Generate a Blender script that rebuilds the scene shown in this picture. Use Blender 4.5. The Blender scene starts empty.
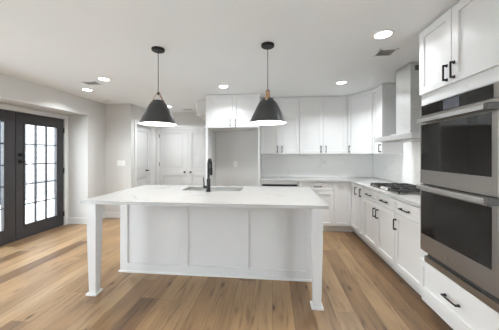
import bpy, bmesh, math, random
from mathutils import Vector, Matrix

# ------------------------------------------------------------------ scene, camera, world, light, exposure
sc = bpy.context.scene
COL = sc.collection
PI = math.pi

cam_data = bpy.data.cameras.new('camera')
cam = bpy.data.objects.new('camera', cam_data); COL.objects.link(cam)
cam.location = (0, 0, 1.37)
cam.rotation_euler = (PI / 2, 0, 0.097)
cam_data.sensor_width = 36
cam_data.lens = 236.0 / 499 * 36
cam_data.shift_y = -11.2 / 499
cam_data.clip_start = 0.02
sc.camera = cam

world = bpy.data.worlds.new('world'); sc.world = world
world.use_nodes = True
bg = world.node_tree.nodes['Background']
bg.inputs[0].default_value = (0.86, 0.94, 1.0, 1)
bg.inputs[1].default_value = 8.3

sc.view_settings.view_transform = 'Standard'
sc.view_settings.look = 'None'
sc.view_settings.gamma = 1
sc.view_settings.use_curve_mapping = False
sc.view_settings.exposure = 0.62
try:
    sc.cycles.max_bounces = 14
    sc.cycles.diffuse_bounces = 8
    sc.cycles.transparent_max_bounces = 16
    sc.cycles.caustics_reflective = False
    sc.cycles.caustics_refractive = False
    sc.cycles.sample_clamp_indirect = 6
except Exception:
    pass

CAN_SPREAD = 138
CAN_POWER = 7.8        # each recessed downlight
PENDANT_POWER = 7.5     # each pendant bulb
HOOD_POWER = 1.2
CE = 2.44               # ceiling height



# ------------------------------------------------------------------ materials
def new_mat(name):
    m = bpy.data.materials.new(name); m.use_nodes = True
    nt = m.node_tree
    return m, nt, nt.nodes['Principled BSDF']


def N(nt, t, **kw):
    n = nt.nodes.new(t)
    for k, v in kw.items():
        setattr(n, k, v)
    return n


def ramp(nt, stops):
    r = nt.nodes.new('ShaderNodeValToRGB')
    e = r.color_ramp.elements
    while len(e) > 1:
        e.remove(e[-1])
    e[0].position = stops[0][0]; e[0].color = (*stops[0][1], 1)
    for p, c in stops[1:]:
        x = e.new(p); x.color = (*c, 1)
    return r


def paint(name, col, rough=0.5, var=0.02, scale=6.0, bump=0.0, bscale=120, spec=0.5, metal=0.0, coat=0.0):
    m, nt, b = new_mat(name)
    tc = N(nt, 'ShaderNodeTexCoord')
    no = N(nt, 'ShaderNodeTexNoise'); no.inputs['Scale'].default_value = scale; no.inputs['Detail'].default_value = 3
    nt.links.new(tc.outputs['Object'], no.inputs['Vector'])
    lo = tuple(max(0, c - var) for c in col); hi = tuple(min(1, c + var) for c in col)
    r = ramp(nt, [(0.3, lo), (0.7, hi)])
    nt.links.new(no.outputs['Fac'], r.inputs['Fac'])
    nt.links.new(r.outputs['Color'], b.inputs['Base Color'])
    b.inputs['Roughness'].default_value = rough
    b.inputs['Metallic'].default_value = metal
    b.inputs['Specular IOR Level'].default_value = spec
    b.inputs['Coat Weight'].default_value = coat
    if bump:
        n2 = N(nt, 'ShaderNodeTexNoise'); n2.inputs['Scale'].default_value = bscale
        nt.links.new(tc.outputs['Object'], n2.inputs['Vector'])
        bp = N(nt, 'ShaderNodeBump'); bp.inputs['Strength'].default_value = bump; bp.inputs['Distance'].default_value = 0.002
        nt.links.new(n2.outputs['Fac'], bp.inputs['Height']); nt.links.new(bp.outputs['Normal'], b.inputs['Normal'])
    return m


def brushed(name, col, rough=0.3, along=(1, 1, 60)):
    m, nt, b = new_mat(name)
    tc = N(nt, 'ShaderNodeTexCoord'); mp = N(nt, 'ShaderNodeMapping'); mp.inputs['Scale'].default_value = along
    nt.links.new(tc.outputs['Object'], mp.inputs['Vector'])
    no = N(nt, 'ShaderNodeTexNoise'); no.inputs['Scale'].default_value = 8; no.inputs['Detail'].default_value = 4
    nt.links.new(mp.outputs['Vector'], no.inputs['Vector'])
    r = ramp(nt, [(0.3, tuple(c * .93 for c in col)), (0.7, tuple(min(1, c * 1.05) for c in col))])
    nt.links.new(no.outputs['Fac'], r.inputs['Fac']); nt.links.new(r.outputs['Color'], b.inputs['Base Color'])
    b.inputs['Metallic'].default_value = 1.0; b.inputs['Roughness'].default_value = rough
    return m


def stone(name, base, vein, scale, width, rough, offset=(0, 0, 0), grout=False, strength=1.0):
    m, nt, b = new_mat(name)
    tc = N(nt, 'ShaderNodeTexCoord'); mp = N(nt, 'ShaderNodeMapping'); mp.inputs['Location'].default_value = offset
    nt.links.new(tc.outputs['Object'], mp.inputs['Vector'])
    n1 = N(nt, 'ShaderNodeTexNoise'); n1.inputs['Scale'].default_value = scale; n1.inputs['Detail'].default_value = 5
    n1.inputs['Distortion'].default_value = 1.2
    nt.links.new(mp.outputs['Vector'], n1.inputs['Vector'])
    # thin veins along the level line of a noise field
    sub = N(nt, 'ShaderNodeMath', operation='SUBTRACT'); sub.inputs[1].default_value = 0.5
    ab = N(nt, 'ShaderNodeMath', operation='ABSOLUTE')
    nt.links.new(n1.outputs['Fac'], sub.inputs[0]); nt.links.new(sub.outputs[0], ab.inputs[0])
    mr = N(nt, 'ShaderNodeMapRange'); mr.inputs['From Min'].default_value = 0; mr.inputs['From Max'].default_value = width
    mr.inputs['To Min'].default_value = strength; mr.inputs['To Max'].default_value = 0
    nt.links.new(ab.outputs[0], mr.inputs['Value'])
    n2 = N(nt, 'ShaderNodeTexNoise'); n2.inputs['Scale'].default_value = scale * 1.7
    nt.links.new(mp.outputs['Vector'], n2.inputs['Vector'])
    r2 = ramp(nt, [(0.48, (0, 0, 0)), (0.62, (1, 1, 1))])
    nt.links.new(n2.outputs['Fac'], r2.inputs['Fac'])
    mul = N(nt, 'ShaderNodeMath', operation='MULTIPLY')
    nt.links.new(mr.outputs['Result'], mul.inputs[0]); nt.links.new(r2.outputs['Color'], mul.inputs[1])
    mx = N(nt, 'ShaderNodeMix', data_type='RGBA'); mx.inputs[6].default_value = (*base, 1); mx.inputs[7].default_value = (*vein, 1)
    nt.links.new(mul.outputs[0], mx.inputs[0])
    nt.links.new(mx.outputs[2], b.inputs['Base Color'])
    b.inputs['Roughness'].default_value = rough
    return m


def floor_mat():
    m, nt, b = new_mat('oak planks')
    L = nt.links.new
    tc = N(nt, 'ShaderNodeTexCoord'); sp = N(nt, 'ShaderNodeSeparateXYZ'); L(tc.outputs['Object'], sp.inputs[0])

    def mth(op, a, bb=None):
        n = N(nt, 'ShaderNodeMath', operation=op)
        for i, v in enumerate((a, bb)):
            if v is None: continue
            if isinstance(v, (int, float)): n.inputs[i].default_value = v
            else: L(v, n.inputs[i])
        return n.outputs[0]
    W, LEN = 0.178, 1.75
    u = mth('DIVIDE', sp.outputs['X'], W); row = mth('FLOOR', u); fu = mth('FRACT', u)
    wn = N(nt, 'ShaderNodeTexWhiteNoise', noise_dimensions='1D'); L(row, wn.inputs['W'])
    v = mth('ADD', mth('DIVIDE', sp.outputs['Y'], LEN), mth('MULTIPLY', wn.outputs['Value'], 7.3))
    pl = mth('FLOOR', v); fv = mth('FRACT', v)
    cb = N(nt, 'ShaderNodeCombineXYZ'); L(row, cb.inputs[0]); L(pl, cb.inputs[1])
    wp = N(nt, 'ShaderNodeTexWhiteNoise', noise_dimensions='3D'); L(cb.outputs[0], wp.inputs['Vector'])
    base = ramp(nt, [(0.0, (0.150, 0.085, 0.041)), (0.25, (0.255, 0.155, 0.077)), (0.5, (0.300, 0.188, 0.095)), (0.85, (0.335, 0.217, 0.116)), (1.0, (0.385, 0.260, 0.145))])
    L(wp.outputs['Value'], base.inputs['Fac'])
    # grain, shifted from plank to plank
    off = N(nt, 'ShaderNodeVectorMath', operation='MULTIPLY_ADD')
    L(wp.outputs['Color'], off.inputs[0]); off.inputs[1].default_value = (9, 9, 9); L(tc.outputs['Object'], off.inputs[2])
    mp = N(nt, 'ShaderNodeMapping'); mp.inputs['Scale'].default_value = (20, 1.8, 1); L(off.outputs[0], mp.inputs['Vector'])
    g = N(nt, 'ShaderNodeTexNoise'); g.inputs['Scale'].default_value = 1.4; g.inputs['Detail'].default_value = 6; g.inputs['Distortion'].default_value = 0.6
    L(mp.outputs['Vector'], g.inputs['Vector'])
    gr = ramp(nt, [(0.26, (0.40, 0.36, 0.33)), (0.40, (0.84, 0.82, 0.80)), (0.50, (1, 1, 1)), (0.8, (1.10, 1.10, 1.10))]); L(g.outputs['Fac'], gr.inputs['Fac'])
    m1 = N(nt, 'ShaderNodeMix', data_type='RGBA', blend_type='MULTIPLY'); m1.inputs[0].default_value = 0.85
    L(base.outputs['Color'], m1.inputs[6]); L(gr.outputs['Color'], m1.inputs[7])
    # broad cloudy tone
    mp2 = N(nt, 'ShaderNodeMapping'); mp2.inputs['Scale'].default_value = (5, 0.9, 1); L(off.outputs[0], mp2.inputs['Vector'])
    c = N(nt, 'ShaderNodeTexNoise'); c.inputs['Scale'].default_value = 1.5; L(mp2.outputs['Vector'], c.inputs['Vector'])
    cr = ramp(nt, [(0.3, (0.68, 0.67, 0.66)), (0.65, (1.12, 1.11, 1.09))]); L(c.outputs['Fac'], cr.inputs['Fac'])
    m2 = N(nt, 'ShaderNodeMix', data_type='RGBA', blend_type='MULTIPLY'); m2.inputs[0].default_value = 0.8
    L(m1.outputs[2], m2.inputs[6]); L(cr.outputs['Color'], m2.inputs[7])
    # knots
    mp3 = N(nt, 'ShaderNodeMapping'); mp3.inputs['Scale'].default_value = (6.5, 2.3, 1); L(off.outputs[0], mp3.inputs['Vector'])
    vo = N(nt, 'ShaderNodeTexVoronoi'); vo.inputs['Scale'].default_value = 1.0; L(mp3.outputs['Vector'], vo.inputs['Vector'])
    kr = ramp(nt, [(0.0, (0.06, 0.045, 0.035)), (0.055, (0.22, 0.18, 0.15)), (0.10, (0.74, 0.70, 0.66)), (0.2, (1, 1, 1))]); L(vo.outputs['Distance'], kr.inputs['Fac'])
    m3 = N(nt, 'ShaderNodeMix', data_type='RGBA', blend_type='MULTIPLY'); m3.inputs[0].default_value = 0.9
    L(m2.outputs[2], m3.inputs[6]); L(kr.outputs['Color'], m3.inputs[7])
    # seams
    eu = mth('MINIMUM', fu, mth('SUBTRACT', 1.0, fu)); ev = mth('MINIMUM', fv, mth('SUBTRACT', 1.0, fv))
    seam = mth('MINIMUM', mth('MULTIPLY', eu, W), mth('MULTIPLY', ev, LEN))
    sr = N(nt, 'ShaderNodeMapRange'); sr.inputs['From Max'].default_value = 0.0028; sr.inputs['To Min'].default_value = 0.45; sr.inputs['To Max'].default_value = 1.0
    L(seam, sr.inputs['Value'])
    m4 = N(nt, 'ShaderNodeMix', data_type='RGBA', blend_type='MULTIPLY'); m4.inputs[0].default_value = 1.0
    L(m3.outputs[2], m4.inputs[6]); L(sr.outputs['Result'], m4.inputs[7])
    L(m4.outputs[2], b.inputs['Base Color'])
    rr = N(nt, 'ShaderNodeMapRange'); rr.inputs['To Min'].default_value = 0.30; rr.inputs['To Max'].default_value = 0.46
    L(g.outputs['Fac'], rr.inputs['Value']); L(rr.outputs['Result'], b.inputs['Roughness'])
    bp = N(nt, 'ShaderNodeBump'); bp.inputs['Strength'].default_value = 0.25; bp.inputs['Distance'].default_value = 0.002
    L(sr.outputs['Result'], bp.inputs['Height']); L(bp.outputs['Normal'], b.inputs['Normal'])
    b.inputs['Specular IOR Level'].default_value = 0.45
    return m


def emit(name, col, s):
    m, nt, b = new_mat(name)
    b.inputs['Base Color'].default_value = (0.8, 0.8, 0.8, 1)
    b.inputs['Emission Color'].default_value = (*col, 1); b.inputs['Emission Strength'].default_value = s
    return m


def clear_glass():
    m = bpy.data.materials.new('clear glass'); m.use_nodes = True
    nt = m.node_tree; nt.nodes.clear()
    o = N(nt, 'ShaderNodeOutputMaterial'); t = N(nt, 'ShaderNodeBsdfTransparent'); g = N(nt, 'ShaderNodeBsdfGlossy')
    g.inputs['Roughness'].default_value = 0.02
    f = N(nt, 'ShaderNodeFresnel'); f.inputs['IOR'].default_value = 1.45
    mx = N(nt, 'ShaderNodeMixShader')
    ge = N(nt, 'ShaderNodeNewGeometry')          # same reflectance from either face of the pane
    mr = N(nt, 'ShaderNodeMapRange'); mr.inputs['To Min'].default_value = 1.45; mr.inputs['To Max'].default_value = 1 / 1.45
    nt.links.new(ge.outputs['Backfacing'], mr.inputs['Value']); nt.links.new(mr.outputs['Result'], f.inputs['IOR'])
    nt.links.new(f.outputs[0], mx.inputs[0]); nt.links.new(t.outputs[0], mx.inputs[1]); nt.links.new(g.outputs[0], mx.inputs[2])
    nt.links.new(mx.outputs[0], o.inputs[0])
    return m


M = dict(
    wall=paint('grey wall paint', (0.60, 0.592, 0.575), 0.7, 0.008, 3, 0.05, 200),
    ceil=paint('white ceiling paint', (0.815, 0.84, 0.855), 0.85, 0.006, 2, 0.06, 160),
    trim=paint('white trim paint', (0.68, 0.68, 0.675), 0.4, 0.006),
    island=paint('shaded island lacquer', (0.60, 0.60, 0.60), 0.35, 0.005),  # cabinet white painted darker, for the island's dimmer light
    cab=paint('white cabinet lacquer', (0.70, 0.70, 0.695), 0.33, 0.006),
    door=paint('white door paint', (0.57, 0.57, 0.565), 0.4, 0.006),
    char=paint('charcoal door paint', (0.036, 0.034, 0.037), 0.4, 0.004),
    black=paint('black metal', (0.009, 0.009, 0.0095), 0.4, 0.002, spec=0.3),
    iron=paint('black cast iron', (0.022, 0.022, 0.023), 0.45, 0.006, 40),
    shade=paint('dark grey lamp shade', (0.036, 0.037, 0.038), 0.38, 0.004),
    liner=paint('white lamp liner', (0.85, 0.84, 0.82), 0.5, 0.005),
    wood=paint('copper wood strap', (0.42, 0.26, 0.15), 0.4, 0.05, 30),
    steel=brushed('brushed steel', (0.40, 0.38, 0.36), 0.28, (60, 1, 60)),
    steelh=brushed('bright steel', (0.58, 0.57, 0.56), 0.24, (60, 1, 60)),
    sink=brushed('sink steel', (0.78, 0.78, 0.77), 0.42, (1, 40, 1)),
    hood=brushed('hood steel', (0.82, 0.82, 0.81), 0.42, (1, 1, 40)),
    blackglass=paint('black oven glass', (0.010, 0.009, 0.008), 0.05, 0.002, 3, spec=0.38),
    display=paint('grey blue display glass', (0.085, 0.092, 0.11), 0.12, 0.02, 20),
    plate=paint('white plastic', (0.80, 0.80, 0.785), 0.35, 0.005),
    darkgrey=paint('dark grey metal', (0.09, 0.088, 0.085), 0.35, 0.005),
    grey=paint('grey plastic', (0.35, 0.35, 0.35), 0.5, 0.01),
    dark=paint('dark gap', (0.05, 0.05, 0.05), 0.7, 0.005),
    quartz=stone('white quartz', (0.47, 0.47, 0.462), (0.30, 0.295, 0.29), 1.3, 0.018, 0.18, (0.3, 0.7, 0), strength=0.6),
    splash=stone('veined splashback', (0.80, 0.80, 0.79), (0.42, 0.42, 0.41), 1.25, 0.02, 0.25, (0.0, 0.0, 0.0), strength=0.22),
    floor=floor_mat(), glass=clear_glass(),
    lens=emit('downlight lens', (1, 0.98, 0.95), 9.0),
    bulb=emit('lamp bulb', (1, 0.94, 0.85), 14.0),
    siding=paint('white siding', (0.21, 0.212, 0.218), 0.7, 0.006, spec=0.2),
    sidingdark=paint('shade-dark siding', (0.02, 0.026, 0.036), 0.8, 0.003, spec=0.05),
    deck=paint('pale concrete', (0.45, 0.45, 0.44), 0.8, 0.03, 12),
)


# ------------------------------------------------------------------ mesh helpers
class MB:
    def __init__(s): s.b = bmesh.new()

    def box(s, x0, x1, y0, y1, z0, z1, bev=0.0, T=None):
        x0, x1 = min(x0, x1), max(x0, x1); y0, y1 = min(y0, y1), max(y0, y1); z0, z1 = min(z0, z1), max(z0, z1)
        t = bmesh.new()
        bmesh.ops.create_cube(t, size=1)
        for v in t.verts:
            v.co = Vector(((x0 + x1) / 2 + v.co.x * (x1 - x0), (y0 + y1) / 2 + v.co.y * (y1 - y0), (z0 + z1) / 2 + v.co.z * (z1 - z0)))
        if bev > 0:
            bmesh.ops.bevel(t, geom=t.edges[:], offset=min(bev, .45 * min(x1 - x0, y1 - y0, z1 - z0)), segments=2, affect='EDGES', profile=0.6)
        s._merge(t, T); return s

    def _merge(s, t, T=None):
        mp = {}
        for v in t.verts:
            mp[v] = s.b.verts.new(T(v.co) if T else v.co)
        for f in t.faces:
            try: s.b.faces.new([mp[v] for v in f.verts])
            except ValueError: pass
        t.free()

    def tube(s, pts, r, seg=12, caps=True):
        pts = [Vector(p) for p in pts]
        rr = r if isinstance(r, (list, tuple)) else [r] * len(pts)
        up = Vector((0.123, 0.456, 0.88)).normalized()
        rings = []
        nrm = None
        for i, p in enumerate(pts):
            d = (pts[min(i + 1, len(pts) - 1)] - pts[max(i - 1, 0)]).normalized()
            if nrm is None:
                nrm = d.orthogonal().normalized()
            else:
                nrm = (nrm - d * nrm.dot(d)).normalized()
            bn = d.cross(nrm)
            rings.append([s.b.verts.new(p + (nrm * math.cos(2 * PI * k / seg) + bn * math.sin(2 * PI * k / seg)) * rr[i]) for k in range(seg)])
        for a, b in zip(rings, rings[1:]):
            for k in range(seg):
                s.b.faces.new([a[k], a[(k + 1) % seg], b[(k + 1) % seg], b[k]])
        if caps:
            s.b.faces.new(list(reversed(rings[0]))); s.b.faces.new(rings[-1])
        return s

    def lathe(s, c, prof, seg=40, closed=False):
        rings = []
        for r, z in prof:
            if r < 1e-6: rings.append([s.b.verts.new((c[0], c[1], c[2] + z))])
            else: rings.append([s.b.verts.new((c[0] + r * math.cos(2 * PI * k / seg), c[1] + r * math.sin(2 * PI * k / seg), c[2] + z)) for k in range(seg)])
        prs = list(zip(rings, rings[1:]))
        if closed: prs.append((rings[-1], rings[0]))
        for a, b in prs:
            for k in range(seg):
                q = [a[k % len(a)], a[(k + 1) % len(a)], b[(k + 1) % len(b)], b[k % len(b)]]
                u = []
                for v in q:
                    if v not in u: u.append(v)
                if len(u) > 2: s.b.faces.new(u)
        return s

    def prism(s, poly, z0, z1, hole=None):
        lo = [s.b.verts.new((x, y, z0)) for x, y in poly]; hi = [s.b.verts.new((x, y, z1)) for x, y in poly]
        n = len(poly)
        for k in range(n):
            s.b.faces.new([lo[k], lo[(k + 1) % n], hi[(k + 1) % n], hi[k]])
        if hole is None:
            s.b.faces.new(hi); s.b.faces.new(list(reversed(lo)))
        else:
            hl = [s.b.verts.new((x, y, z0)) for x, y in hole]; hh = [s.b.verts.new((x, y, z1)) for x, y in hole]
            m = len(hole)
            for k in range(m):
                s.b.faces.new([hl[k], hl[(k + 1) % m], hh[(k + 1) % m], hh[k]])
            for A, B in ((lo, hl), (hi, hh)):      # both four-sided, same order
                for k in range(4):
                    s.b.faces.new([A[k], A[(k + 1) % 4], B[(k + 1) % 4], B[k]])
        return s

    def shaker(s, T, u0, u1, z0, z1, d0, d1, rail=0.057, depth=0.014, slope=0.0015):
        """recessed-panel front: T maps (u, d, z); d grows towards the room"""
        def P(u, d, z): return s.b.verts.new(T(Vector((u, d, z))))
        def ring(i, d): return [P(u0 + i, d, z0 + i), P(u1 - i, d, z0 + i), P(u1 - i, d, z1 - i), P(u0 + i, d, z1 - i)]
        e = 0.0015
        bk = ring(0, d0); f0 = ring(0, d1 - e); f1 = ring(e, d1); f2 = ring(rail, d1); f3 = ring(rail + slope, d1 - depth)
        s.b.faces.new(bk)
        for A, B in ((bk, f0), (f0, f1), (f1, f2), (f2, f3)):
            for k in range(4):
                s.b.faces.new([A[k], A[(k + 1) % 4], B[(k + 1) % 4], B[k]])
        s.b.faces.new(f3)
        return s

    def build(s, name, mat, parent=None, smooth=False, origin=None):
        bmesh.ops.recalc_face_normals(s.b, faces=s.b.faces[:])
        me = bpy.data.meshes.new(name)
        off = Vector((0, 0, 0))
        if parent is not None:
            q = parent
            while q.parent is not None: q = q.parent
            off = q.location.copy()
        elif origin is not None:
            off = Vector(origin)
        for v in s.b.verts: v.co -= off
        s.b.to_mesh(me); s.b.free()
        me.materials.append(M[mat])
        if smooth:
            for p in me.polygons: p.use_smooth = True
            try: me.set_sharp_from_angle(angle=math.radians(40))
            except Exception: pass
        o = bpy.data.objects.new(name, me); COL.objects.link(o)
        if parent is not None: o.parent = parent
        else: o.location = off
        return o


def tag(o, label=None, cat=None, group=None, kind=None):
    if label: o['label'] = label
    if cat: o['category'] = cat
    if group: o['group'] = group
    if kind: o['kind'] = kind
    return o


def thing(name, loc, label, cat, group=None):
    o = bpy.data.objects.new(name, None); COL.objects.link(o)
    o.empty_display_size = 0.1
    o.location = loc
    return tag(o, label, cat, group)


def structure(name, mb, mat, parent=None):
    o = mb.build(name, mat, parent)
    if parent is None: o['kind'] = 'structure'
    return o


def struct_empty(name, loc):
    o = bpy.data.objects.new(name, None); COL.objects.link(o); o.location = loc; o['kind'] = 'structure'
    return o


def copy_tree(o, parent=None):
    c = o.copy(); COL.objects.link(c)
    if parent is not None: c.parent = parent
    for ch in list(o.children):
        copy_tree(ch, c)
    return c


def TB(y):      # fronts facing the camera (normal -Y)
    return lambda v: Vector((v.x, y - v.y, v.z))


def TR(x):      # fronts facing into the room from the right wall (normal -X); u runs along Y
    return lambda v: Vector((x - v.y, v.x, v.z))


def TD(p, q):   # diagonal front from p to q, normal to the camera side
    p = Vector((*p, 0)); q = Vector((*q, 0)); d = (q - p).normalized(); n = Vector((d.y, -d.x, 0))
    if n.y > 0: n = -n
    return lambda v: p + d * v.x + n * v.y + Vector((0, 0, v.z))


def pull(T, u, z, d, vertical, parent, L=0.116):
    m = MB()
    h = L / 2
    if vertical:
        m.box(u - .005, u + .005, d + .022, d + .032, z - h, z + h, .002, T)
        for s_ in (-1, 1):
            zz = z + s_ * (h - .006)
            m.box(u - .006, u + .006, d, d + .03, zz - .007, zz + .007, .002, T)
            m.box(u - .009, u + .009, d, d + .004, zz - .011, zz + .011, .001, T)
    else:
        m.box(u - h, u + h, d + .022, d + .032, z - .005, z + .005, .002, T)
        for s_ in (-1, 1):
            uu = u + s_ * (h - .006)
            m.box(uu - .007, uu + .007, d, d + .03, z - .006, z + .006, .002, T)
            m.box(uu - .011, uu + .011, d, d + .004, z - .009, z + .009, .001, T)
    return m.build('pull', 'black', parent)


# ------------------------------------------------------------------ the room shell
XW = 1.96                    # right wall
YB = 4.81                    # kitchen back wall
structure('floor', MB().box(-4.2, 2.2, -3.1, 6.1, -0.06, 0), 'floor')
structure('ceiling', MB().box(-4.2, 2.2, -3.1, 6.1, CE, CE + .08), 'ceil')
RW0, RW1, RZ0, RZ1 = -2.5, -.3, .30, 2.2     # unseen window added in the right wall for side light
w = MB(); w.box(XW, XW + .12, -3.0, RW0, 0, CE); w.box(XW, XW + .12, RW1, YB, 0, CE)
w.box(XW, XW + .12, RW0, RW1, 0, RZ0); w.box(XW, XW + .12, RW0, RW1, RZ1, CE)
structure('wall_right', w, 'wall')
e = struct_empty('window_3', (XW + .06, (RW0 + RW1) / 2, RZ0))
f = MB(); t = .05; x0, x1 = XW + .03, XW + .09
f.box(x0, x1, RW0, RW0 + t, RZ0, RZ1); f.box(x0, x1, RW1 - t, RW1, RZ0, RZ1); f.box(x0, x1, RW0, RW1, RZ0, RZ0 + t); f.box(x0, x1, RW0, RW1, RZ1 - t, RZ1)
f.box(x0, x1, (RW0 + RW1) / 2 - .03, (RW0 + RW1) / 2 + .03, RZ0, RZ1)
f.build('window_frame', 'trim', e)
MB().box(XW + .055, XW + .065, RW0 + t, RW1 - t, RZ0 + t, RZ1 - t).build('pane', 'glass', e)
structure('wall_back', MB().box(-1.225, XW + .12, YB, 6.0, 0, CE), 'wall')

# left wall around the pair of glazed doors, set back under a dropped beam
XD = -3.99
D0, D1, DH = 2.462, 4.172, 2.035
w = MB()
LW = ((-1.5, .2), (.45, 2.1))      # unseen windows added in the left wall to brighten the room
LZ0, LZ1 = .12, 2.06
for a, b_ in ((-3.0, LW[0][0]), (LW[0][1], LW[1][0]), (LW[1][1], D0 - .02)): w.box(XD - .14, XD, a, b_, 0, CE)
for a, b_ in LW:
    w.box(XD - .14, XD, a, b_, 0, LZ0); w.box(XD - .14, XD, a, b_, LZ1, CE)
w.box(XD - .14, XD, D1 + .02, 4.27, 0, CE); w.box(XD - .14, XD, D0 - .02, D1 + .02, DH + .015, CE)
structure('wall_left', w, 'wall')
structure('beam_left', MB().box(XD, -3.58, -3.0, 4.27, 2.12, CE), 'wall')
structure('wall_left_return', MB().box(XD - .14, -3.58, 4.27, 4.76, 0, CE), 'wall')
w = MB(); w.box(XD - .14, -3.0, 4.76, 4.87, 0, CE)
structure('wall_back_left', w, 'wall')
# hallway side wall with a door opening
HY0, HY1, HH = 4.95, 5.71, 2.045
w = MB(); w.box(-3.12, -3.0, 4.87, HY0, 0, CE); w.box(-3.12, -3.0, HY1, 5.88, 0, CE); w.box(-3.12, -3.0, HY0, HY1, HH, CE)
structure('wall_hall', w, 'wall')
PX0, PX1, PH = -2.957, -1.387, 2.05
w = MB(); w.box(-3.12, PX0, 5.88, 6.0, 0, CE); w.box(PX1, -1.225, 5.88, 6.0, 0, CE); w.box(PX0, PX1, 5.88, 6.0, PH, CE)
structure('wall_hall_end', w, 'wall')
# boxed-in duct against the ceiling beside the fridge panel
structure('bulkhead_hall', MB().box(-1.53, -1.225, 4.65, 5.88, 2.135, CE), 'wall')

# rear wall (behind the camera)
structure('wall_rear', MB().box(XD - .14, XW + .12, -3.0, -2.88, 0, CE), 'wall')
for i, (a, b_) in enumerate(LW):  # frames and glass of the added left daylight openings
    e = struct_empty('window_%d' % (i + 1), (XD - .07, (a + b_) / 2, LZ0))
    f = MB(); t = .05; x0, x1 = XD - .10, XD - .04
    f.box(x0, x1, a, a + t, LZ0, LZ1); f.box(x0, x1, b_ - t, b_, LZ0, LZ1)
    f.box(x0, x1, a, b_, LZ0, LZ0 + t); f.box(x0, x1, a, b_, LZ1 - t, LZ1)
    f.build('window_frame', 'trim', e)
    MB().box(XD - .075, XD - .065, a + t, b_ - t, LZ0 + t, LZ1 - t).build('pane', 'glass', e)


# skirting boards
def base_board(name, x0, x1, y0, y1):
    m = MB(); m.box(x0, x1, y0, y1, 0, .125, .003)
    structure(name, m, 'trim')


base_board('baseboard_return', XD + .0, -3.58, 4.255, 4.27)
m = MB(); m.box(-3.58, -3.566, 4.256, 4.745, 0, .125, .003); structure('baseboard_left', m, 'trim')
m = MB(); m.box(-3.58, -3.0, 4.746, 4.76, 0, .125, .003); structure('baseboard_back', m, 'trim')
m = MB(); m.box(-3.0, -2.986, 4.746, 4.875, 0, .125, .003); structure('baseboard_hall', m, 'trim')

# ------------------------------------------------------------------ glazed pair of doors, left
trim = MB()
trim.box(XD, XD + .018, D1 + .005, D1 + .068, 0, DH + .062, .003)
trim.box(XD, XD + .018, D0 - .068, D0 - .005, 0, DH + .062, .003)
trim.box(XD, XD + .018, D0 - .005, D1 + .005, DH + .004, DH + .062, .003)
trim.box(XD - .13, XD, D1 + .002, D1 + .02, 0, DH + .015); trim.box(XD - .13, XD, D0 - .02, D0 - .002, 0, DH + .015)
trim.box(XD - .13, XD, D0 - .02, D1 + .02, DH + .001, DH + .015)
structure('trim_1', trim, 'trim')
TL = lambda v: Vector((XD - .005 + v.y, v.x, v.z))     # u along Y, d into the room


def glazed_leaf(n, y0, y1, hinge_hi):
    e = struct_empty('door_%d' % n, (XD - .025, (y0 + y1) / 2, 0))
    e['label'] = 'charcoal french door leaf with a fifteen-lite window, ' + ('right of the pair' if n == 1 else 'left of the pair, cut by the photo edge')
    z0, z1 = .008, DH - .003
    g0, g1, gz0, gz1 = y0 + .135, y1 - .155, .222, 1.852
    if n == 2: g0, g1 = y0 + .155, y1 - .165
    f = MB()
    f.box(XD - .05, XD - .005, y0, g0, z0, z1, .002); f.box(XD - .05, XD - .005, g1, y1, z0, z1, .002)
    f.box(XD - .05, XD - .005, g0, g1, z0, gz0); f.box(XD - .05, XD - .005, g0, g1, gz1, z1)
    # raised moulding round the glass
    t = .02
    f.box(XD - .006, XD + .004, g0 - t, g0, gz0 - t, gz1 + t, .002); f.box(XD - .006, XD + .004, g1, g1 + t, gz0 - t, gz1 + t, .002)
    f.box(XD - .006, XD + .004, g0, g1, gz0 - t, gz0, .002); f.box(XD - .006, XD + .004, g0, g1, gz1, gz1 + t, .002)
    f.build('door_frame', 'char', e)
    MB().box(XD - .032, XD - .026, g0, g1, gz0, gz1).build('pane', 'glass', e)
    b = MB(); q = .011
    for k in (1, 2):
        y = g0 + (g1 - g0) * k / 3; b.box(XD - .036, XD - .008, y - q, y + q, gz0, gz1, .002)
    for k in range(1, 5):
        z = gz0 + (gz1 - gz0) * k / 5; b.box(XD - .036, XD - .008, g0, g1, z - q * .8, z + q * .8, .002)
    b.build('muntins', 'char', e)
    if n == 1:
        for zz in (.22, 1.05, 1.815):
            MB().box(XD - .004, XD + .006, y1 - .008, y1 + .014, zz - .05, zz + .05, .002).build('hinge', 'black', e)
        h = MB(); h.box(XD - .006, XD + .006, y0 + .035, y0 + .095, 1.325, 1.385, .004)
        h.tube([(XD + .006, y0 + .065, 1.355), (XD + .018, y0 + .065, 1.355)], .018)
        h.build('deadbolt', 'black', e)
        h = MB(); h.box(XD - .006, XD + .006, y0 + .035, y0 + .095, 1.22, 1.28, .004)
        h.tube([(XD + .006, y0 + .065, 1.25), (XD + .045, y0 + .065, 1.25)], .011)
        h.box(XD + .036, XD + .05, y0 + .03, y0 + .10, 1.237, 1.263, .005)
        h.build('door_handle', 'black', e)
    return e


glazed_leaf(1, 3.320, 4.170, True)
glazed_leaf(2, 2.464, 3.314, False)


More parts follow.
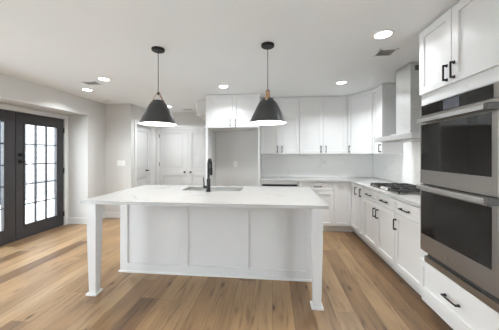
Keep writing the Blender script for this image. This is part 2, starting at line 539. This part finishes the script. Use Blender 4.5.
# ------------------------------------------------------------------ white interior doors
def panel_door(n, T, u0, u1, zt, label, knob_u, hinge_u, hinges=True):
    c = T(Vector(((u0 + u1) / 2, 0, 0)))
    e = struct_empty('door_%d' % n, c); e['label'] = label
    z0 = .01
    m = MB(); D = .035; F = 0.0
    m.box(u0, u1, F - D, F - .018, z0, zt, 0, T)                                   # core
    st = .105
    m.box(u0, u0 + st, F - .018, F, z0, zt, .002, T); m.box(u1 - st, u1, F - .018, F, z0, zt, .002, T)
    m.box(u0 + st, u1 - st, F - .018, F, z0, .22, 0, T); m.box(u0 + st, u1 - st, F - .018, F, .81, .99, 0, T)
    m.box(u0 + st, u1 - st, F - .018, F, zt - .13, zt, 0, T)
    for a, b_ in ((.22, .81), (.99, zt - .13)):                                     # raised fields
        m.box(u0 + st + .045, u1 - st - .045, F - .018, F - .007, a + .045, b_ - .045, .004, T)
    m.build('door_leaf', 'door', e)
    k = MB(); kz = .90 if n != 5 else .965
    a = T(Vector((knob_u, 0, kz))); b1 = T(Vector((knob_u, .045, kz))); b2 = T(Vector((knob_u, .062, kz)))
    k.tube([a, T(Vector((knob_u, .005, kz)))], .024, 20); k.tube([a, b1], .009, 12)
    k.tube([T(Vector((knob_u, .035, kz))), b1, b2], [.014, .021, .016], 20)
    k.build('door_knob', 'black', e, True)
    if hinges:
        for zz in (.25, 1.10, 1.835):
            MB().box(hinge_u - .012, hinge_u + .012, -.004, .008, zz - .048, zz + .048, .002, T).build('hinge', 'black', e)
    return e


TP = TB(5.90)
pc = (PX0 + PX1) / 2
panel_door(3, TP, PX0 + .022, pc - .002, PH - .02, 'white panelled pantry door leaf left of its twin, hinges on its left', pc - .08, PX0 + .018)
panel_door(4, TP, pc + .002, PX1 - .022, PH - .02, 'white panelled pantry door leaf next to the fridge panel', pc + .08, PX1 - .018)
TH = lambda v: Vector((-3.075 + v.y, v.x, v.z))
panel_door(5, TH, HY0 + .02, HY1 - .02, HH - .02, 'white panelled door in the hallway side wall', HY1 - .21, HY0 + .016, False)
t = MB()     # pantry casing and jamb
t.box(PX0 - .04, PX0 + .004, 5.862, 5.88, 0, PH + .06, .003); t.box(PX1 - .004, PX1 + .07, 5.862, 5.88, 0, PH + .06, .003)
t.box(PX0 + .004, PX1 - .004, 5.862, 5.88, PH - .004, PH + .06, .003)
t.box(PX0, PX0 + .018, 5.88, 5.98, 0, PH); t.box(PX1 - .018, PX1, 5.88, 5.98, 0, PH); t.box(PX0 + .018, PX1 - .018, 5.88, 5.98, PH - .016, PH)
structure('trim_2', t, 'trim')
t = MB()
t.box(-3.0, -2.982, HY0 - .07, HY0 + .004, 0, HH + .066, .003); t.box(-3.0, -2.982, HY1 - .004, HY1 + .07, 0, HH + .066, .003)
t.box(-3.0, -2.982, HY0 + .004, HY1 - .004, HH - .004, HH + .066, .003)
t.box(-3.115, -3.0, HY0, HY0 + .016, 0, HH); t.box(-3.115, -3.0, HY1 - .016, HY1, 0, HH); t.box(-3.115, -3.0, HY0 + .016, HY1 - .016, HH - .016, HH)
structure('trim_3', t, 'trim')

# ------------------------------------------------------------------ outside the glazed doors
structure('ground_outside', MB().box(-14, XD - .14, -6, 16, -.2, -.08), 'deck')
nh = thing('neighbour_house', (-8.4, 8.5, -.08), 'pale lap-sided house wall seen through the glazed door panes', 'house')
s_ = MB()
for k in range(24):
    z = -.08 + k * .19
    s_.prism([(-7.6, 6.15), (-7.6, 14), (-7.72, 14), (-7.72, 6.15)], z, z + .004)
    T_ = None
    a = [s_.b.verts.new(p) for p in ((-7.6, 6.15, z), (-7.6, 14, z), (-7.65, 14, z + .19), (-7.65, 6.15, z + .19))]
    s_.b.faces.new(a)
s_.box(-9.5, -7.66, 6.15, 14, -.08, 4.5)
s_.build('siding', 'siding', nh)
MB().box(-7.66, -7.56, 6.62, 6.74, -.08, 4.5, .01).build('downpipe', 'grey', nh)
MB().box(-9.5, -7.62, 2.0, 6.14, -.08, 4.5).build('added_dark_wing', 'sidingdark', nh)  # added dark block behind the left leaf's glass, shade put into its colour

# ------------------------------------------------------------------ island
isl = thing('kitchen_island', (-.66, 2.9, 0), 'white panelled kitchen island base with two tapered legs in front', 'kitchen island')
IX0, IX1, IY0, IY1, IZ = -1.765, .448, 2.588, 3.25, .884
m = MB()
m.box(IX0, IX1, IY0 + .012, IY0 + .03, 0, IZ)
sw = .045
for c_ in (IX0 + sw, -1.0, -.305, IX1 - sw):
    m.box(c_ - sw, c_ + sw, IY0, IY0 + .012, .02, IZ, .0015)
ed = [IX0 + 2 * sw, -1.0 - sw, -1.0 + sw, -.305 - sw, -.305 + sw, IX1 - 2 * sw]
for k in (0, 2, 4):
    m.box(ed[k], ed[k + 1], IY0, IY0 + .012, .02, .105, 0); m.box(ed[k], ed[k + 1], IY0, IY0 + .012, IZ - .09, IZ, 0)
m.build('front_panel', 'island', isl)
for x in (IX0, IX1 - .02):
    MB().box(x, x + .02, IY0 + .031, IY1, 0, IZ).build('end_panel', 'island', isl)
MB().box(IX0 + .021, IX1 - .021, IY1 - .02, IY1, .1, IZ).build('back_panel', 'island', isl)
MB().box(IX0 - .012, IX1 + .012, IY0 - .014, IY0 - .0005, 0, .022, .003).build('shoe_moulding', 'trim', isl)
for lx in (-1.742, .395):
    l = MB(); ly = 2.165
    def ring(z, h): return [l.b.verts.new((lx + a * h, ly + b * h, z)) for a, b in ((-1, -1), (1, -1), (1, 1), (-1, 1))]
    rs = [ring(.018, .033), ring(.60, .0455), ring(.884, .0465)]
    l.b.faces.new(rs[0]); l.b.faces.new(rs[-1])
    for A, B in zip(rs, rs[1:]):
        for k in range(4): l.b.faces.new([A[k], A[(k + 1) % 4], B[(k + 1) % 4], B[k]])
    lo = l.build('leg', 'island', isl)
    MB().box(lx - .052, lx + .052, ly - .052, ly + .052, 0, .019, .002).build('foot', 'trim', lo)

TX0, TX1, TY0, TY1 = -1.858, .490, 2.118, 3.30
SX0, SX1, SY0, SY1 = -1.14, -.385, 2.845, 3.17
top = MB().prism([(TX0, TY0), (TX1, TY0), (TX1, TY1), (TX0, TY1)], .885, .915, [(SX0, SY0), (SX1, SY0), (SX1, SY1), (SX0, SY1)])
tag(top.build('island_countertop', 'quartz', None, origin=(-.68, 2.7, .885)), 'white veined quartz slab covering the kitchen island', 'countertop')

sk = thing('kitchen_sink', ((SX0 + SX1) / 2, (SY0 + SY1) / 2, .69), 'stainless undermount sink let into the island top', 'sink')
m = MB(); t = .006; zb = .69
m.box(SX0 - .004, SX0 - .004 - t, SY0 - .01, SY1 + .01, zb, .884); m.box(SX1 + .004, SX1 + .004 + t, SY0 - .01, SY1 + .01, zb, .884)
m.box(SX0 - .01, SX1 + .01, SY0 - .004 - t, SY0 - .004, zb, .884); m.box(SX0 - .01, SX1 + .01, SY1 + .004, SY1 + .004 + t, zb, .884)
m.box(SX0 - .01, SX1 + .01, SY0 - .01, SY1 + .01, zb - t, zb)
m.build('basin', 'sink', sk)
MB().lathe(((SX0 + SX1) / 2, (SY0 + SY1) / 2, zb), [(0, .003), (.03, .003), (.042, .006), (.045, 0)], 24).build('drain', 'steelh', sk, True)

fx, fy, fz = -.768, 2.785, .915
fa = thing('kitchen_faucet', (fx, fy, fz), 'matt black gooseneck faucet standing at the sink edge', 'faucet')
MB().lathe((fx, fy, fz), [(0, 0), (.03, 0), (.03, .006), (.024, .012), (.023, .15), (.019, .155), (0, .155)], 24).build('body', 'black', fa, True)
pts = [(fx, fy, fz + .15), (fx, fy, fz + .312)]
R_ = .075; dx, dy = -.05, .9985
for k in range(1, 13):
    a = PI * k / 12
    pts.append((fx + dx * R_ * (1 - math.cos(a)), fy + dy * R_ * (1 - math.cos(a)), fz + .312 + R_ * math.sin(a)))
pts.append((pts[-1][0], pts[-1][1], fz + .275))
MB().tube(pts, .0145, 16).build('spout', 'black', fa, True)
ex, ey = pts[-1][0], pts[-1][1]
MB().tube([(ex, ey, fz + .275), (ex, ey, fz + .265), (ex, ey, fz + .20), (ex, ey, fz + .185)], [.016, .019, .02, .017], 16).build('spray_head', 'black', fa, True)
MB().tube([(fx - .02, fy, fz + .055), (fx - .062, fy - .006, fz + .055)], .015, 14).build('handle_hub', 'black', fa, True)
MB().tube([(fx - .053, fy - .005, fz + .06), (fx - .055, fy - .008, fz + .115), (fx - .058, fy - .012, fz + .175)], [.008, .0065, .0055], 12).build('lever', 'black', fa, True)

# ------------------------------------------------------------------ base cabinets, back wall
BY = 4.225               # door faces, back run
BX = 1.35                # door faces, right run
TK_Y, TK_X = 4.30, 1.425
Z0, ZC, ZT = .115, .884, .875
DR0, DR1 = .725, .868      # drawer fronts
G = .002
tb, tr = TB(BY), TR(BX)

dw = thing('dishwasher', (.125, 4.5, 0), 'white-fronted dishwasher with a black control strip under the back counter', 'dishwasher')
MB().box(-.185, .435, BY + .022, YB - .03, .1, ZC - .002).build('body', 'cab', dw)
MB().box(-.185, .435, BY, BY + .021, Z0, .79, .003).build('front_panel', 'cab', dw)
MB().box(-.185, .435, BY - .004, BY + .021, .795, .827, .003).build('control_strip', 'black', dw)
MB().box(-.185, .435, BY + .002, BY + .021, .829, .872, .002).build('top_rail', 'cab', dw)
MB().box(-.185, .435, TK_Y, TK_Y + .015, 0, .099).build('toe_kick', 'cab', dw)


def unit_back(x0, x1, label):
    e = thing('base_cabinet', ((x0 + x1) / 2, 4.5, 0), label, 'cabinet', None)
    MB().box(x0, x1, BY + .021, YB - .005, .1, ZC - .002).build('carcass', 'cab', e)
    MB().box(x0, x1, TK_Y, TK_Y + .015, 0, .0995).build('toe_kick', 'cab', e)
    return e


e = unit_back(.438, 1.062, 'white base cabinet with a drawer over a door beside the dishwasher')
d = MB().shaker(tb, .44 + .03, 1.060, DR0, DR1, -.02, 0, .035, .006).build('drawer', 'cab', e); pull(tb, .79, .795, 0, False, d)
d = MB().shaker(tb, .44 + .03, 1.060, Z0, DR0 - .006, -.02, 0).build('door', 'cab', e); pull(tb, .55, .63, 0, True, d)

# corner unit: L-shaped, one leaf on each run
e = thing('corner_base_cabinet', (1.6, 4.5, 0), 'white corner base cabinet with two leaves meeting at the inner corner', 'cabinet')
MB().prism([(1.064, BY + .021), (BX + .021, BY + .021), (BX + .021, 3.872), (XW - .005, 3.872), (XW - .005, YB - .005), (1.064, YB - .005)], .1, ZC - .002).build('carcass', 'cab', e)
MB().prism([(1.064, TK_Y), (TK_X, TK_Y), (TK_X, 3.872), (TK_X + .015, 3.872), (TK_X + .015, TK_Y + .015), (1.064, TK_Y + .015)], 0, .0995).build('toe_kick', 'cab', e)
MB().shaker(tb, 1.067, BX - .003, Z0, ZT, -.02, 0).build('door', 'cab', e)
d = MB().shaker(tr, 3.874, BY - .003, Z0, ZT, -.02, 0).build('door', 'cab', e); pull(tr, 3.965, .77, 0, True, d)


def unit_right(y0, y1, label):
    e = thing('base_cabinet', (1.65, (y0 + y1) / 2, 0), label, 'cabinet')
    MB().box(BX + .021, XW - .005, y0, y1, .1, ZC - .002).build('carcass', 'cab', e)
    MB().box(TK_X, TK_X + .015, y0, y1, 0, .0995).build('toe_kick', 'cab', e)
    return e


e = unit_right(3.687, 3.869, 'narrow white pull-out cabinet between the corner cabinet and the cooktop cabinet')
d = MB().shaker(tr, 3.689, 3.867, Z0, ZT, -.02, 0, .04).build('door', 'cab', e); pull(tr, 3.765, .77, 0, True, d)
e = unit_right(2.769, 3.684, 'wide white base cabinet with two drawers and two doors below the cooktop')
for a, b_ in ((2.771, 3.224), (3.228, 3.682)):
    d = MB().shaker(tr, a, b_, DR0, DR1, -.02, 0, .035, .006).build('drawer', 'cab', e); pull(tr, (a + b_) / 2 + .01, .793, 0, False, d, .15)
    d = MB().shaker(tr, a, b_, Z0, DR0 - .006, -.02, 0).build('door', 'cab', e); pull(tr, 3.185 if a < 3 else 3.268, .595, 0, True, d)
e = unit_right(2.212, 2.766, 'white base cabinet with one drawer and one door next to the oven tower')
d = MB().shaker(tr, 2.214, 2.764, DR0, DR1, -.02, 0, .035, .006).build('drawer', 'cab', e); pull(tr, 2.555, .79, 0, False, d, .15)
d = MB().shaker(tr, 2.214, 2.764, Z0, DR0 - .006, -.02, 0).build('door', 'cab', e); pull(tr, 2.735, .595, 0, True, d)

# L-shaped worktop with an eased inner corner
CX, CY = 1.322, 4.195
pl = [(-.226, CY)]
r = .09
for k in range(7):
    a = PI / 2 * k / 6
    pl.append((CX - r + r * math.sin(a), CY - r + r * math.cos(a)) if False else (CX - r * math.cos(a) * 0 - r * (1 - math.sin(a)), CY - r * (1 - math.cos(a))))
pl += [(CX, 2.208), (XW - .003, 2.208), (XW - .003, YB - .003), (-.226, YB - .003)]
tag(MB().prism(pl, .885, .915).build('kitchen_countertop', 'quartz', None, origin=(1.6, 4.5, .885)),
    'L-shaped white quartz worktop along the back and right walls', 'countertop')
# splashback slabs
structure('backsplash_back', MB().box(-.226, XW - .013, YB - .012, YB, .916, 1.37), 'splash')
structure('backsplash_right', MB().box(XW - .012, XW, 2.208, YB - .012, .916, 1.535), 'splash')

# ------------------------------------------------------------------ fridge surround
fr = thing('fridge_surround', (-.71, 4.5, 0), 'white tall fridge surround with a two-door cabinet over an empty alcove', 'cabinet')
FY = 4.174
MB().box(-1.204, -1.168, FY + .004, YB - .002, 0, CE - .003).build('side_panel', 'cab', fr)
MB().box(-.250, -.230, FY + .004, YB - .002, 0, CE - .003).build('side_panel', 'cab', fr)
MB().box(-.2295, -.187, BY + .004, BY + .03, 0, ZC - .002).build('filler_strip', 'cab', fr)
MB().box(-1.167, -.251, FY + .021, YB - .002, 1.84, CE - .003).build('carcass', 'cab', fr)
tf = TB(FY)
for a, b_, u in ((-1.165, -.711, -.755), (-.707, -.253, -.664)):
    d = MB().shaker(tf, a, b_, 1.842, CE - .018, -.02, 0).build('door', 'cab', fr); pull(tf, u, 1.925, 0, True, d)

# ------------------------------------------------------------------ wall cabinets
UY, UZ0, UZ1 = 4.475, 1.37, CE - .018
tu = TB(UY)


def upper_back(x0, x1, mid, pulls, label):
    e = thing('wall_cabinet', ((x0 + x1) / 2, 4.65, UZ0), label, 'wall cabinet')
    MB().box(x0, x1, UY + .021, YB - .003, UZ0 + .002, CE - .003).build('carcass', 'cab', e)
    for (a, b_), u in zip(((x0 + .002, mid - G), (mid + G, x1 - .002)), pulls):
        d = MB().shaker(tu, a, b_, UZ0, UZ1, -.02, 0).build('door', 'cab', e); pull(tu, u, 1.455, 0, True, d)


upper_back(-.228, .501, .135, (.092, .178), 'white double-door wall cabinet beside the fridge surround, behind the right pendant')
upper_back(.504, 1.366, .937, (.892, .982), 'white double-door wall cabinet left of the diagonal corner cabinet')
A, B = (1.370, UY), (1.645, 4.092)
e = thing('corner_wall_cabinet', (1.75, 4.6, UZ0), 'white wall cabinet set diagonally across the kitchen corner', 'wall cabinet')
td = TD(A, B); Ld = (Vector(B) - Vector(A)).length
p1, p2 = td(Vector((0, -.022, 0))), td(Vector((Ld, -.022, 0)))
MB().prism([(1.370, p1.y + .01), (p1.x + .002, p1.y), (p2.x, p2.y + .002), (XW - .003, 4.094), (XW - .003, YB - .003), (1.370, YB - .003)], UZ0 + .002, CE - .003).build('carcass', 'cab', e)
d = MB().shaker(td, .004, Ld - .004, UZ0, UZ1, -.02, 0).build('door', 'cab', e); pull(td, .045, 1.455, 0, True, d)
UX = 1.645; tur = TR(UX)
e = thing('wall_cabinet', (1.8, 3.91, UZ0), 'narrow white wall cabinet on the right wall beside the range hood', 'wall cabinet')
MB().box(UX + .021, XW - .003, 3.735, 4.088, UZ0 + .002, CE - .003).build('carcass', 'cab', e)
d = MB().shaker(tur, 3.737, 4.086, UZ0, UZ1, -.02, 0).build('door', 'cab', e); pull(tur, 3.785, 1.455, 0, True, d)

# ------------------------------------------------------------------ range hood
hd = thing('range_hood', (1.7, 3.08, 1.535), 'stainless chimney range hood above the cooktop', 'range hood')
m = MB(); m.box(1.45, XW - .002, 2.625, 3.535, 1.537, 1.595, .002)
m.box(1.56, XW - .002, 2.86, 3.30, 1.594, 1.625, .002)
m.build('canopy', 'hood', hd)
MB().box(1.60, XW - .002, 2.92, 3.24, 1.625, CE - .003, .002).build('chimney', 'hood', hd)
m = MB()
for k in range(6): m.box(1.648, 1.90, 2.915, 2.919, 2.345 + k * .010, 2.351 + k * .010)
m.build('vent_slots', 'dark', hd)
m = MB(); m.box(1.50, 1.92, 2.70, 3.06, 1.528, 1.536); m.box(1.50, 1.92, 3.10, 3.46, 1.528, 1.536); m.build('grease_filter', 'steel', hd)
for y in (2.85, 3.31):
    MB().lathe((1.475, y, 1.529), [(0, 0), (.02, 0), (.022, .008), (0, .008)], 16).build('hood_lamp', 'plate', hd)
    l = bpy.data.lights.new('hood_light', 'AREA'); l.shape = 'DISK'; l.size = .05; l.energy = HOOD_POWER; l.color = (1, .93, .84)
    o = bpy.data.objects.new('hood_light', l); COL.objects.link(o); o.location = (1.475, y, 1.525); o['category'] = 'light'; o['label'] = 'light of the range hood lamp'; o.parent = hd
    o.location = Vector((1.475, y, 1.525)) - hd.location
    del o['category']; del o['label']

# ------------------------------------------------------------------ cooktop
ct = thing('gas_cooktop', (1.645, 3.15, .915), 'stainless gas cooktop with black cast iron grates on the right counter', 'cooktop')
KX0, KX1, KY0, KY1 = 1.385, 1.905, 2.765, 3.535
MB().box(KX0, KX1, KY0, KY1, .9155, .925, .003).build('cooktop_plate', 'steel', ct)
for k in range(3):
    y0 = KY0 + .012 + k * .250; y1 = y0 + .246; gx0, gx1 = KX0 + (.012 if k != 1 else .10), KX1 - .015
    g = MB(); zt = .956; q = .007
    g.box(gx0, gx1, y0, y0 + 2 * q, zt - .016, zt, .002); g.box(gx0, gx1, y1 - 2 * q, y1, zt - .016, zt, .002)
    g.box(gx0, gx0 + 2 * q, y0, y1, zt - .016, zt, .002); g.box(gx1 - 2 * q, gx1, y0, y1, zt - .016, zt, .002)
    ym = (y0 + y1) / 2; xm = (gx0 + gx1) / 2
    g.box(gx0, gx1, ym - q, ym + q, zt - .012, zt, .002)
    for x in (gx0 + (gx1 - gx0) * .25, xm, gx0 + (gx1 - gx0) * .75): g.box(x - q, x + q, y0, y1, zt - .012, zt, .002)
    for x in (gx0 + q, gx1 - q):
        for y in (y0 + q, y1 - q): g.box(x - q, x + q, y - q, y + q, .925, zt, .001)
    g.build('grate', 'iron', ct)
for x, y, r in ((1.52, 2.90, .045), (1.77, 2.90, .038), (1.67, 3.15, .055), (1.52, 3.40, .038), (1.77, 3.40, .045)):
    MB().lathe((x, y, .925), [(0, .018), (r * .7, .018), (r * .75, .012), (r, .010), (r * 1.05, 0)], 24).build('burner', 'iron', ct, True)
for k in range(5):
    y = 3.15 + (k - 2) * .05
    MB().lathe((1.43, y, .925), [(.022, 0), (.02, .02), (.017, .024), (0, .024)], 20).build('knob', 'steelh', ct, True)

# ------------------------------------------------------------------ oven tower
OY0, OY1, OX = 1.425, 2.205, 1.28
tt = TR(OX)
ot = thing('oven_tower_cabinet', (1.65, 1.81, 0), 'tall white cabinet housing the double wall oven', 'cabinet')
XF = OX + .021
m = MB()
m.box(XF, XW - .004, OY1 - .02, OY1, .1, CE - .003); m.box(XF, XW - .004, OY0, OY0 + .02, .1, CE - .003)       # sides
m.box(XF, XW - .004, OY0 + .02, OY1 - .02, 1.79, CE - .003); m.box(XF, XW - .004, OY0 + .02, OY1 - .02, .1, .455)
m.box(XF, XF + .02, OY1 - .078, OY1 - .02, .455, 1.79); m.box(XF, XF + .02, OY0 + .02, OY0 + .022, .455, 1.79)
m.build('carcass', 'cab', ot)
MB().box(TK_X, TK_X + .015, OY0, OY1, 0, .0995).build('toe_kick', 'cab', ot)
md = 1.828
for a, b_, u in ((md + G, OY1 - .002, 1.872), (OY0 + .002, md - G, 1.800)):
    d = MB().shaker(tt, a, b_, 1.878, CE - .018, -.02, 0, .06).build('door', 'cab', ot); pull(tt, u, 1.966, 0, True, d)
d = MB().shaker(tt, OY0 + .002, OY1 - .002, .185, .462, -.02, 0, .05).build('drawer', 'cab', ot); pull(tt, 1.822, .322, 0, False, d, .14)

ov = thing('double_wall_oven', (1.55, 1.805, .47), 'stainless double wall oven with black glass doors in the tall cabinet', 'oven')
V0, V1 = 1.452, 2.158; VX = 1.262
MB().box(XF + .022, XW - .1, V0 + .01, V1 - .045, .48, 1.775).build('oven_body', 'dark', ov)
MB().box(1.274, XF + .02, V0, V1 - .034, .468, .516, .002).build('vent_trim', 'steel', ov)
MB().box(1.302, XF + .02, V0 + .004, V1 - .036, .5165, .5555).build('shadow_gap', 'dark', ov)
MB().box(1.286, XF - .001, V0 + .004, V1 - .004, .5565, 1.772).build('gap_filler', 'dark', ov)
cp = MB().box(VX + .006, 1.284, V0, V1, 1.69, 1.777, .002).build('control_panel', 'steel', ov)
MB().box(VX + .003, VX + .0065, V0 + .038, V1 - .015, 1.692, 1.773).build('panel_glass', 'blackglass', cp)
MB().box(VX + .001, VX + .003, 1.735, 1.885, 1.694, 1.766).build('display', 'display', cp)


def oven_door(z0, z1, gz0, gz1, hz):
    d = MB().box(VX, 1.284, V0, V1, z0, z1, .002).build('door', 'steel', ov)
    MB().box(VX - .002, VX + .001, V0 + .042, V1 - .016, gz0, gz1, .0005).build('door_glass', 'blackglass', d)
    h = MB(); h.box(1.198, 1.222, V0 + .017, V1 - .05, hz - .017, hz + .017, .006)
    h.build('handle', 'steelh', d)
    MB().box(1.195, VX, V0 - .012, V0 + .016, hz - .020, hz + .020, .003).build('handle_bracket', 'darkgrey', d)
    MB().box(1.2225, VX, V1 - .08, V1 - .055, hz - .012, hz + .012, .003).build('handle_bracket', 'steelh', d)
    return d


oven_door(1.121, 1.686, 1.235, 1.612, 1.64)
ld = oven_door(.556, 1.112, .698, 1.06, 1.098)
bd = MB(); c0 = Vector((VX - .0015, 1.843, .607)); bd.tube([c0, c0 + Vector((-.0015, 0, 0))], .014, 24)
bd.build('round_emblem', 'steelh', ld)

# ------------------------------------------------------------------ pendants
def pendant(px, py, ang, label):
    p = thing('pendant_lamp', (px, py, CE), label, 'pendant lamp', 'pendants over the island')
    MB().lathe((px, py, CE), [(0, -.024), (.058, -.024), (.064, -.018), (.064, -.001), (0, -.001)], 36).build('ceiling_canopy', 'black', p, True)
    MB().tube([(px, py, CE - .024), (px, py, 1.99)], .0035, 8).build('cord', 'black', p)
    zs = 1.672
    prof = [(.050, .240), (.056, .236), (.059, .224), (.074, .212), (.090, .190), (.112, .150), (.138, .095), (.162, .042), (.180, .0)]
    inn = [(r - .003, z - .002) for r, z in prof]
    inn[-1] = (.178, .0)
    sh = MB().lathe((px, py, zs), [(0, .238)] + prof + [(.179, -.001)], 56).build('lamp_shade', 'shade', p, True)
    MB().lathe((px, py, zs), [(0, .234)] + inn, 56).build('shade_liner', 'liner', p, True)
    c_, s__ = math.cos(ang), math.sin(ang)
    y = MB()
    for sgn in (-1, 1):
        a = Vector((px + c_ * .066 * sgn, py + s__ * .066 * sgn, zs + .212)); b_ = Vector((px + c_ * .012 * sgn, py + s__ * .012 * sgn, zs + .312))
        # flat strap
        n = Vector((-s__, c_, 0)) * .016; u = (b_ - a).normalized(); w_ = u.cross(n.normalized()) * .005
        vs = [y.b.verts.new(q + i * n + j * w_) for q in (a, b_) for i, j in ((-1, -1), (1, -1), (1, 1), (-1, 1))]
        for f in ((0, 1, 2, 3), (7, 6, 5, 4), (0, 1, 5, 4), (1, 2, 6, 5), (2, 3, 7, 6), (3, 0, 4, 7)): y.b.faces.new([vs[i] for i in f])
    y.build('yoke', 'wood', p)
    MB().tube([(px - s__ * .018, py + c_ * .018, zs + .312), (px + s__ * .018, py - c_ * .018, zs + .312)], .013, 14).build('yoke_knob', 'black', p, True)
    for sgn in (-1, 1):
        a = Vector((px + c_ * .058 * sgn, py + s__ * .058 * sgn, zs + .214)); b_ = Vector((px + c_ * .075 * sgn, py + s__ * .075 * sgn, zs + .214))
        MB().tube([a, b_], .008, 12).build('yoke_bolt', 'steelh', p, True)
    MB().lathe((px, py, zs + .11), [(0, 0), (.03, .006), (.04, .03), (.032, .06), (.016, .085), (.016, .12), (0, .12)], 24).build('bulb', 'bulb', p, True)
    l = bpy.data.lights.new('pendant_light', 'POINT'); l.energy = PENDANT_POWER; l.color = (1, .97, .92); l.shadow_soft_size = .045
    o = bpy.data.objects.new('pendant_light', l); COL.objects.link(o); o.parent = p; o.location = (0, 0, zs + .055 - CE)
    return p


pendant(-1.16, 2.305, math.radians(35), 'dark grey cone pendant lamp hanging over the left half of the island')
pendant(-.046, 2.32, math.radians(82), 'dark grey cone pendant lamp hanging over the right half of the island')

# ------------------------------------------------------------------ ceiling fittings
def downlight(x, y, label, dim=1.0):
    e = thing('recessed_downlight', (x, y, CE), label, 'ceiling light', 'recessed ceiling lights')
    MB().lathe((x, y, CE), [(.066, -.002), (.070, -.006), (.088, -.005), (.09, -.0005), (.066, -.0005)], 36, True).build('trim_ring', 'plate', e, True)
    MB().lathe((x, y, CE), [(0, -.003), (.066, -.003), (.066, -.0005), (0, -.0005)], 36).build('lens', 'lens', e, True)
    l = bpy.data.lights.new('downlight_beam', 'AREA'); l.shape = 'DISK'; l.size = .12; l.energy = CAN_POWER * dim; l.color = (.92, .965, 1)
    l.spread = math.radians(CAN_SPREAD)
    o = bpy.data.objects.new('downlight_beam', l); COL.objects.link(o); o.parent = e; o.location = (0, 0, -.012)
    return e


for x, y, lab in ((.987, 2.223, 'round recessed ceiling light nearest the oven tower'),
                  (1.031, 3.66, 'round recessed ceiling light in front of the back corner wall cabinets'),
                  (-.775, 3.69, 'round recessed ceiling light in front of the fridge surround'),
                  (-2.40, 3.16, 'round recessed ceiling light just right of the air vent near the glazed doors'),
                  (-3.08, 3.66, 'round recessed ceiling light nearest the glazed doors'),
                  (-2.35, 5.135, 'round recessed ceiling light in front of the pantry doors')):
    downlight(x, y, lab, 0.38 if x > .9 and y < 3 else 0.95 if x < -3 else 0.85 if -1 < x < 0 else 1.5)



def vent(x, y, sx, sy, label):
    e = thing('ceiling_vent', (x, y, CE), label, 'air vent', 'ceiling air vents')
    m = MB(); a, b_ = sx / 2, sy / 2; t = .018
    m.box(x - a, x + a, y - b_, y - b_ + t, CE - .006, CE - .0005); m.box(x - a, x + a, y + b_ - t, y + b_, CE - .006, CE - .0005)
    m.box(x - a, x - a + t, y - b_, y + b_, CE - .006, CE - .0005); m.box(x + a - t, x + a, y - b_, y + b_, CE - .006, CE - .0005)
    m.build('frame', 'plate', e)
    MB().box(x - a + t, x + a - t, y - b_ + t, y + b_ - t, CE - .002, CE - .0006).build('backing', 'grey', e)
    n = 8
    for k in range(n):
        yy = y - b_ + t + (2 * b_ - 2 * t) * (k + .5) / n
        s_ = MB(); h = .006
        vs = [s_.b.verts.new(q) for q in ((x - a + t, yy - h, CE - .006), (x + a - t, yy - h, CE - .006), (x + a - t, yy + .001, CE - .002), (x - a + t, yy + .001, CE - .002))]
        s_.b.faces.new(vs); s_.build('slat', 'plate', e)


vent(1.185, 2.62, .19, .19, 'rectangular ceiling air vent beside the light near the oven tower')
vent(-2.72, 3.32, .24, .16, 'rectangular ceiling air vent between the two lights near the glazed doors')
vent(-2.03, 5.53, .24, .12, 'rectangular ceiling air vent in front of the pantry doors')
tag(MB().lathe((-3.27, 4.45, CE), [(0, -.03), (.05, -.03), (.062, -.022), (.066, -.0005), (0, -.0005)], 32).build('smoke_detector', 'plate', None, True, (-3.27, 4.45, CE)),
    'round white smoke detector on the ceiling by the far left wall corner', 'smoke detector')

# ------------------------------------------------------------------ wall plates
sp = thing('light_switch', (-3.225, 4.76, 1.17), 'white triple rocker switch plate on the grey wall left of the hallway', 'light switch')
MB().box(-3.312, -3.138, 4.754, 4.7595, 1.113, 1.228, .002).build('plate', 'plate', sp)
for x in (-3.271, -3.225, -3.179):
    MB().box(x - .017, x + .017, 4.750, 4.7538, 1.14, 1.206, .002).build('rocker', 'plate', sp)
op = thing('wall_outlet', (-.758, YB, 1.16), 'white outlet plate on the bare wall of the fridge alcove', 'wall outlet')
MB().box(-.794, -.722, YB - .006, YB - .0005, 1.10, 1.22, .002).build('plate', 'plate', op)
for z in (1.135, 1.185):
    r_ = MB().box(-.776, -.740, YB - .009, YB - .0062, z - .016, z + .016, .003).build('receptacle', 'plate', op)
    m = MB(); m.box(-.767, -.764, YB - .0098, YB - .009, z - .006, z + .007); m.box(-.752, -.749, YB - .0098, YB - .009, z - .006, z + .007)
    m.build('slot', 'dark', r_)
